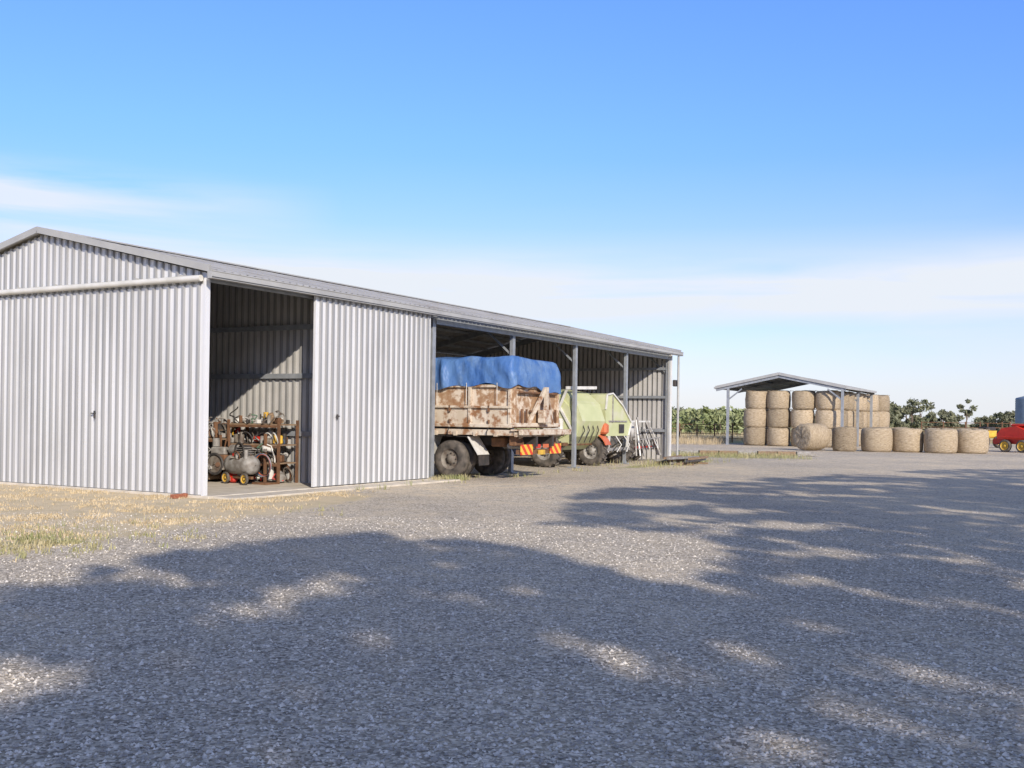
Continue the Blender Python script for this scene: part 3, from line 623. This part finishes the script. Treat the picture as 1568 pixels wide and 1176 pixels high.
# ------------------------------------------------------------ grass tufts
def inv(x,y):  # world -> shed coordinates
    dx,dy=x+5.735,y-19.313;return .4937*dx+.8696*dy,-.8696*dx+.4937*dy
def tufts(name,pts,m,hmin,hmax,nb,sp):
    mb=MB()
    for (x,y) in pts:
        for j in range(nb):
            a=random.random()*6.28;h=random.uniform(hmin,hmax);bx=x+random.gauss(0,sp);by=y+random.gauss(0,sp);l=h*random.uniform(.2,.9);dx,dy=math.cos(a)*l,math.sin(a)*l;wx,wy=-math.sin(a)*.006,math.cos(a)*.006
            mb.add([(bx-wx,by-wy,0),(bx+wx,by+wy,0),(bx+dx*.45+wx*.8,by+dy*.45+wy*.8,h*.7),(bx+dx*.45-wx*.8,by+dy*.45-wy*.8,h*.7),(bx+dx,by+dy,h)],[(0,1,2,3),(3,2,4)],m)
    mb.build(name)
def noise2(x,y): return math.sin(x*1.3+1.7*math.sin(y*.9))+math.sin(y*1.7+1.1*math.sin(x*1.2+2))
pd=[];pg=[]
while len(pd)<1300:
    x=random.uniform(-13,-1.5);y=random.uniform(10.5,26)
    t,p=inv(x,y)
    edge=np.interp(y,[10.5,11.4,15,19.6,21],[-6.2,-5.5,-4.6,-3.4,-3.2])
    if x>edge+random.gauss(0,.3) or (t>-.05 and p>-.6): continue
    if x<-.56*y: continue
    if noise2(x*2,y*2)>.2 or random.random()<.12: pd.append((x,y))
tufts('dry_grass_tufts',pd,M_gdry,.015,.05,8,.06)
for cx,cy,s_,n in((-5.5,12.2,.45,110),(-6.3,13.2,.5,50),(-4.3,13.2,.25,12),(-3.1,17,.3,8),(-4.9,14.6,.4,12)):
    for i in range(n): pg.append((random.gauss(cx,s_),random.gauss(cy,s_*1.2)))
tufts('green_grass_tufts',pg,M_ggreen,.02,.09,8,.05)
pw=[]
def sh(t,p): return (-5.735+.4937*t-.8696*p,19.313+.8696*t+.4937*p)
for i in range(60): pw.append(sh(random.gauss(7.9,.35),random.gauss(-.35,.18)))
for i in range(25): pw.append(sh(random.uniform(3.5,16),random.gauss(-.9,.3)))
tufts('weeds_by_post',pw,M_ggreen,.05,.16,9,.07)
pw=[(random.uniform(5.5,12.5),random.gauss(45.5,1.3)) for i in range(420)]+[sh(random.uniform(17,25),random.gauss(-1.2,.6)) for i in range(90)]
tufts('green_weeds',pw,M_ggreen,.06,.24,8,.15)
pw=[(random.uniform(9,22),random.uniform(66,82)) for i in range(1500)];tufts('field_grass',[(x,y) for x,y in pw if x<13+ (y-66)*.3 or y>78],M_gdry,.2,.6,9,.25)
pw=[(random.uniform(6,60),random.uniform(80,130)) for i in range(2500)];tufts('field_grass',pw,M_gdry,.2,.55,8,.4)

# ------------------------------------------------------------ gravel stones
mb=MB();
base=[(1,0,0),(0,1,0),(-1,0,0),(0,-1,0),(0,0,.8),(0,0,-.5)];fcs=[(0,1,4),(1,2,4),(2,3,4),(3,0,4),(1,0,5),(2,1,5),(3,2,5),(0,3,5)]
for i in range(30000):
    y=4.2+12*random.random()**1.5;x=random.uniform(-.54,.54)*y;s_=random.uniform(.005,.015)*(1.5 if random.random()<.08 else 1);a=random.random()*6.28;c_,q=math.cos(a)*s_,math.sin(a)*s_
    k=random.uniform(.6,1.3);mb.add([(x+c_*vx-q*vy*k,y+q*vx+c_*vy*k,vz*s_+.002) for vx,vy,vz in base],fcs,M_stone)
mb.build('gravel_stones')

# ------------------------------------------------------------ ground
def ground():
    def axis(dense0,dense1,step,far):
        a=list(np.arange(dense0,dense1,step));d=step;x=dense1
        while x<far: a.append(x);d*=1.25;x+=d
        a.append(far);x=dense0;d=step;pre=[]
        while x>-far: d*=1.25;x-=d;pre.append(max(x,-far))
        return sorted(set(pre))+a
    xs=axis(-14,32,.5,2500);ys=axis(2,90,.5,2500)
    vs=[(x,y,0) for y in ys for x in xs];nx=len(xs)
    fs=[(j*nx+i,j*nx+i+1,(j+1)*nx+i+1,(j+1)*nx+i) for j in range(len(ys)-1) for i in range(nx-1)]
    me=bpy.data.meshes.new('ground');me.from_pydata(vs,[],fs)
    ca=me.color_attributes.new('zone','FLOAT_COLOR','POINT');arr=[]
    sm=lambda e,w_: 1/(1+math.exp(-max(-30,min(30,e/w_))))
    for (x,y,z) in vs:
        t,p=inv(x,y)
        edge=np.interp(y,[-5,10.5,11.4,15,19.6,21,30],[-9,-6.2,-5.5,-4.4,-2.6,-2.2,-2])
        g=sm(edge-x,.35)*(1 if t<.3 else sm(-p-.0,.3)*sm(3-t,1))
        field=max(sm(y-72-.0*x,2)*sm(24-x+ (y-72)*.3,3),sm(y-84,3),sm(-14-x,3)*sm(y-30,4))
        green=math.exp(-((y-45.5)/1.8)**2)*sm(12.5-x,.8)*sm(x-5,1)+.7*math.exp(-((p+1.1)/.6)**2)*sm(t-16,1)*sm(26-t,1)
        cc=math.exp(-((y-12.6)/1.0)**2-((x+5.7)/.8)**2)
        arr+= [g,field,min(1,green+cc*.6),1]
    ca.data.foreach_set('color',arr)
    m=bpy.data.materials.new('gravel_ground');t_,b=nt(m);N=t_.nodes;L=t_.links
    b.inputs['Roughness'].default_value=.95;b.inputs['Specular IOR Level'].default_value=.05
    geo=N.new('ShaderNodeNewGeometry');P=geo.outputs['Position']
    def noise(s,d=4,r=.6):
        n=N.new('ShaderNodeTexNoise');n.inputs['Scale'].default_value=s;n.inputs['Detail'].default_value=d;n.inputs['Roughness'].default_value=r;L.new(P,n.inputs['Vector']);return n.outputs['Fac']
    def vor(s):
        n=N.new('ShaderNodeTexVoronoi');n.inputs['Scale'].default_value=s;L.new(P,n.inputs['Vector']);return n
    def ramp(src,els):
        r=N.new('ShaderNodeValToRGB');
        while len(r.color_ramp.elements)<len(els): r.color_ramp.elements.new(.5)
        for e,(p_,c) in zip(r.color_ramp.elements,els): e.position=p_;e.color=(*c,1)
        L.new(src,r.inputs[0]);return r.outputs[0]
    def mix(f,a,b_,mode='MIX',fac=None):
        x=N.new('ShaderNodeMix');x.data_type='RGBA';x.blend_type=mode
        if f is None: x.inputs['Factor'].default_value=fac
        else: L.new(f,x.inputs['Factor'])
        for s_,v in(('A',a),('B',b_)):
            if isinstance(v,tuple): x.inputs[s_].default_value=(*v,1)
            else: L.new(v,x.inputs[s_])
        return x.outputs['Result']
    def math_(op,a,b_):
        x=N.new('ShaderNodeMath');x.operation=op
        for i,v in enumerate((a,b_)):
            if isinstance(v,(int,float)): x.inputs[i].default_value=v
            else: L.new(v,x.inputs[i])
        return x.outputs[0]
    v1=vor(52);v2=vor(24)
    sp=N.new('ShaderNodeSeparateColor');L.new(v1.outputs['Color'],sp.inputs[0])
    sp2=N.new('ShaderNodeSeparateColor');L.new(v2.outputs['Color'],sp2.inputs[0])
    grav=ramp(sp.outputs[0],[(0,(.18,.163,.14)),(.45,(.42,.38,.32)),(.78,(.58,.53,.45)),(1,(.88,.82,.72))])
    peb=ramp(sp2.outputs[1],[(.86,(0,0,0)),(.9,(1,1,1))])
    grav=mix(peb,grav,mix(None,grav,(.82,.76,.67),fac=.5))
    fine=noise(24,4,.75);med=noise(1.8,5,.7)
    sand=mix(fine,(.54,.455,.335),(.74,.645,.49))
    pt=ramp(med,[(.40,(0,0,0)),(.66,(1,1,1))])
    big=noise(.16,5,.6)
    dist=N.new('ShaderNodeVectorMath');dist.operation='LENGTH';L.new(P,dist.inputs[0])
    dr=N.new('ShaderNodeMapRange');dr.inputs['From Min'].default_value=9;dr.inputs['From Max'].default_value=24;dr.inputs['To Min'].default_value=.55;dr.inputs['To Max'].default_value=1.15;L.new(dist.outputs['Value'],dr.inputs[0])
    col=mix(math_('MULTIPLY',math_('MULTIPLY',pt,ramp(big,[(.35,(.25,.25,.25)),(.65,(.95,.95,.95))])),dr.outputs[0]),grav,sand)
    col=mix(None,col,ramp(big,[(.3,(.84,.82,.80)),(.7,(1.14,1.10,1.02))]),'MULTIPLY',1.)
    at=N.new('ShaderNodeAttribute');at.attribute_name='zone';zs=N.new('ShaderNodeSeparateColor');L.new(at.outputs['Color'],zs.inputs[0])
    lawn=mix(fine,(.50,.405,.26),(.72,.61,.43));lawn=mix(ramp(med,[(.5,(0,0,0)),(.72,(.8,.8,.8))]),lawn,(.40,.35,.21))
    def zone(z,w_=.9): 
        return ramp(math_('ADD',z,math_('MULTIPLY',math_('SUBTRACT',med,.5),w_)),[(.35,(0,0,0)),(.6,(1,1,1))])
    col=mix(zone(zs.outputs[0]),col,lawn)
    field=mix(big,(.50,.44,.25),(.38,.37,.18))
    col=mix(zone(zs.outputs[1]),col,field)
    col=mix(zone(zs.outputs[2],1.1),col,mix(fine,(.22,.24,.11),(.46,.42,.24)))
    L.new(col,b.inputs['Base Color'])
    hgt=math_('ADD',math_('MULTIPLY',v1.outputs['Distance'],-.6),math_('MULTIPLY',fine,.8))
    bp=N.new('ShaderNodeBump');bp.inputs['Strength'].default_value=.65;bp.inputs['Distance'].default_value=.018;L.new(hgt,bp.inputs['Height']);L.new(bp.outputs[0],b.inputs['Normal'])
    me.materials.append(m);ob=bpy.data.objects.new('ground',me);sc.collection.objects.link(ob)
ground()

# ------------------------------------------------------------ light, sky, camera
el=math.atan(.475);az=math.atan2(.332,-.943)
w_=bpy.data.worlds.new('World');sc.world=w_;w_.use_nodes=True;N=w_.node_tree.nodes;L=w_.node_tree.links
bg=N['Background'];bg.inputs['Strength'].default_value=.145
sky=N.new('ShaderNodeTexSky');sky.sky_type='NISHITA';sky.sun_disc=False;sky.sun_elevation=el;sky.sun_rotation=az;sky.ozone_density=2.0;sky.dust_density=.4;sky.air_density=1.0
tc=N.new('ShaderNodeTexCoord')
sx=N.new('ShaderNodeSeparateXYZ');L.new(tc.outputs['Generated'],sx.inputs[0])
def wramp(els,src):
    cr=N.new('ShaderNodeValToRGB')
    while len(cr.color_ramp.elements)<len(els): cr.color_ramp.elements.new(.5)
    for e,(p_,c) in zip(cr.color_ramp.elements,els): e.position=p_;e.color=(*c,1)
    L.new(src,cr.inputs[0]);return cr.outputs[0]
# air tint by elevation (ramp values are halved, doubled again below)
tint=wramp([(0,(.45,.43,.56)),(.06,(.42,.43,.60)),(.16,(.37,.44,.74)),(.26,(.37,.50,.91)),(.38,(.38,.53,.90)),(.6,(.85,.68,.62)),(1,(.95,.68,.58))],sx.outputs[2])
tm_=N.new('ShaderNodeMix');tm_.data_type='RGBA';tm_.blend_type='MULTIPLY';tm_.inputs['Factor'].default_value=1;L.new(sky.outputs[0],tm_.inputs['A']);L.new(tint,tm_.inputs['B'])
t2=N.new('ShaderNodeVectorMath');t2.operation='SCALE';t2.inputs['Scale'].default_value=2.;L.new(tm_.outputs['Result'],t2.inputs[0])
def cloud(scale,loc,rot,nscale,lo,hi):
    mp=N.new('ShaderNodeMapping');mp.inputs['Scale'].default_value=scale;mp.inputs['Location'].default_value=loc;mp.inputs['Rotation'].default_value=rot;L.new(tc.outputs['Generated'],mp.inputs[0])
    n1=N.new('ShaderNodeTexNoise');n1.inputs['Scale'].default_value=nscale;n1.inputs['Detail'].default_value=6;n1.inputs['Roughness'].default_value=.5;n1.inputs['Distortion'].default_value=.4;L.new(mp.outputs[0],n1.inputs[0])
    nr=N.new('ShaderNodeMapRange');nr.inputs['From Min'].default_value=lo;nr.inputs['From Max'].default_value=hi;L.new(n1.outputs['Fac'],nr.inputs[0]);return nr.outputs[0]
def wm(op,a,b_):
    x=N.new('ShaderNodeMath');x.operation=op;x.use_clamp=True
    for i,v in enumerate((a,b_)):
        if isinstance(v,(int,float)): x.inputs[i].default_value=v
        else: L.new(v,x.inputs[i])
    return x.outputs[0]
g=lambda c:(c,c,c)
c1=wm('MULTIPLY',cloud((1.2,1.2,7),(3.1,.4,.2),(0,0,0),1.7,.33,.60),wramp([(0,g(.4)),(.07,g(.5)),(.115,g(.75)),(.145,g(.45)),(.18,g(.12)),(.24,g(.0))],sx.outputs[2]))
# low cloud bank across the middle, patchy and streaky
c3=wm('MULTIPLY',cloud((2.2,2.2,22),(1.7,.9,.6),(0,.04,0),1.5,.30,.56),wramp([(0,g(0)),(.085,g(.05)),(.105,g(.75)),(.128,g(.95)),(.147,g(.35)),(.165,g(.0))],sx.outputs[2]))
# wisps on the left
lm=N.new('ShaderNodeMapRange');lm.inputs['From Min'].default_value=-.16;lm.inputs['From Max'].default_value=-.40;L.new(sx.outputs[0],lm.inputs[0])
c2=wm('MULTIPLY',cloud((1.6,1.6,18),(.5,1.4,3.2),(0,-.08,0),1.6,.36,.60),wramp([(0,g(.0)),(.12,g(.5)),(.17,g(.75)),(.195,g(.85)),(.22,g(.0))],sx.outputs[2]))
cs=wm('ADD',c1,wm('MULTIPLY',c2,lm.outputs[0]))
cs=wm('ADD',cs,wm('MULTIPLY',c3,.7))
cs=wm('ADD',cs,wramp([(0,g(.5)),(.06,g(.28)),(.12,g(.08)),(.2,g(.0))],sx.outputs[2]))
mx=N.new('ShaderNodeMix');mx.data_type='RGBA';L.new(cs,mx.inputs['Factor']);L.new(t2.outputs[0],mx.inputs['A']);mx.inputs['B'].default_value=(5.7,6.05,6.6,1)
L.new(mx.outputs['Result'],bg.inputs['Color'])
sd=bpy.data.lights.new('sun','SUN');sd.energy=5.0;sd.angle=math.radians(.53);sd.color=(1,.90,.77)
so=bpy.data.objects.new('sun',sd);sc.collection.objects.link(so)
d=Vector((-.332*math.cos(el),.943*math.cos(el),-math.sin(el)));so.rotation_euler=d.to_track_quat('-Z','Y').to_euler();so.location=(10,-30,20)
cd=bpy.data.cameras.new('camera');cd.sensor_width=36;cd.lens=1588.7/1568*36;cd.shift_y=50.34/1568;cd.clip_end=6000;cd.clip_start=.1
co=bpy.data.objects.new('camera',cd);sc.collection.objects.link(co)
co.matrix_world=Matrix.Translation((0,0,1.6))@Matrix.Rotation(math.radians(90),4,'X')@Matrix.Rotation(.0147,4,'Z');sc.camera=co
sc.view_settings.view_transform='Standard';sc.view_settings.look='None';sc.view_settings.exposure=0
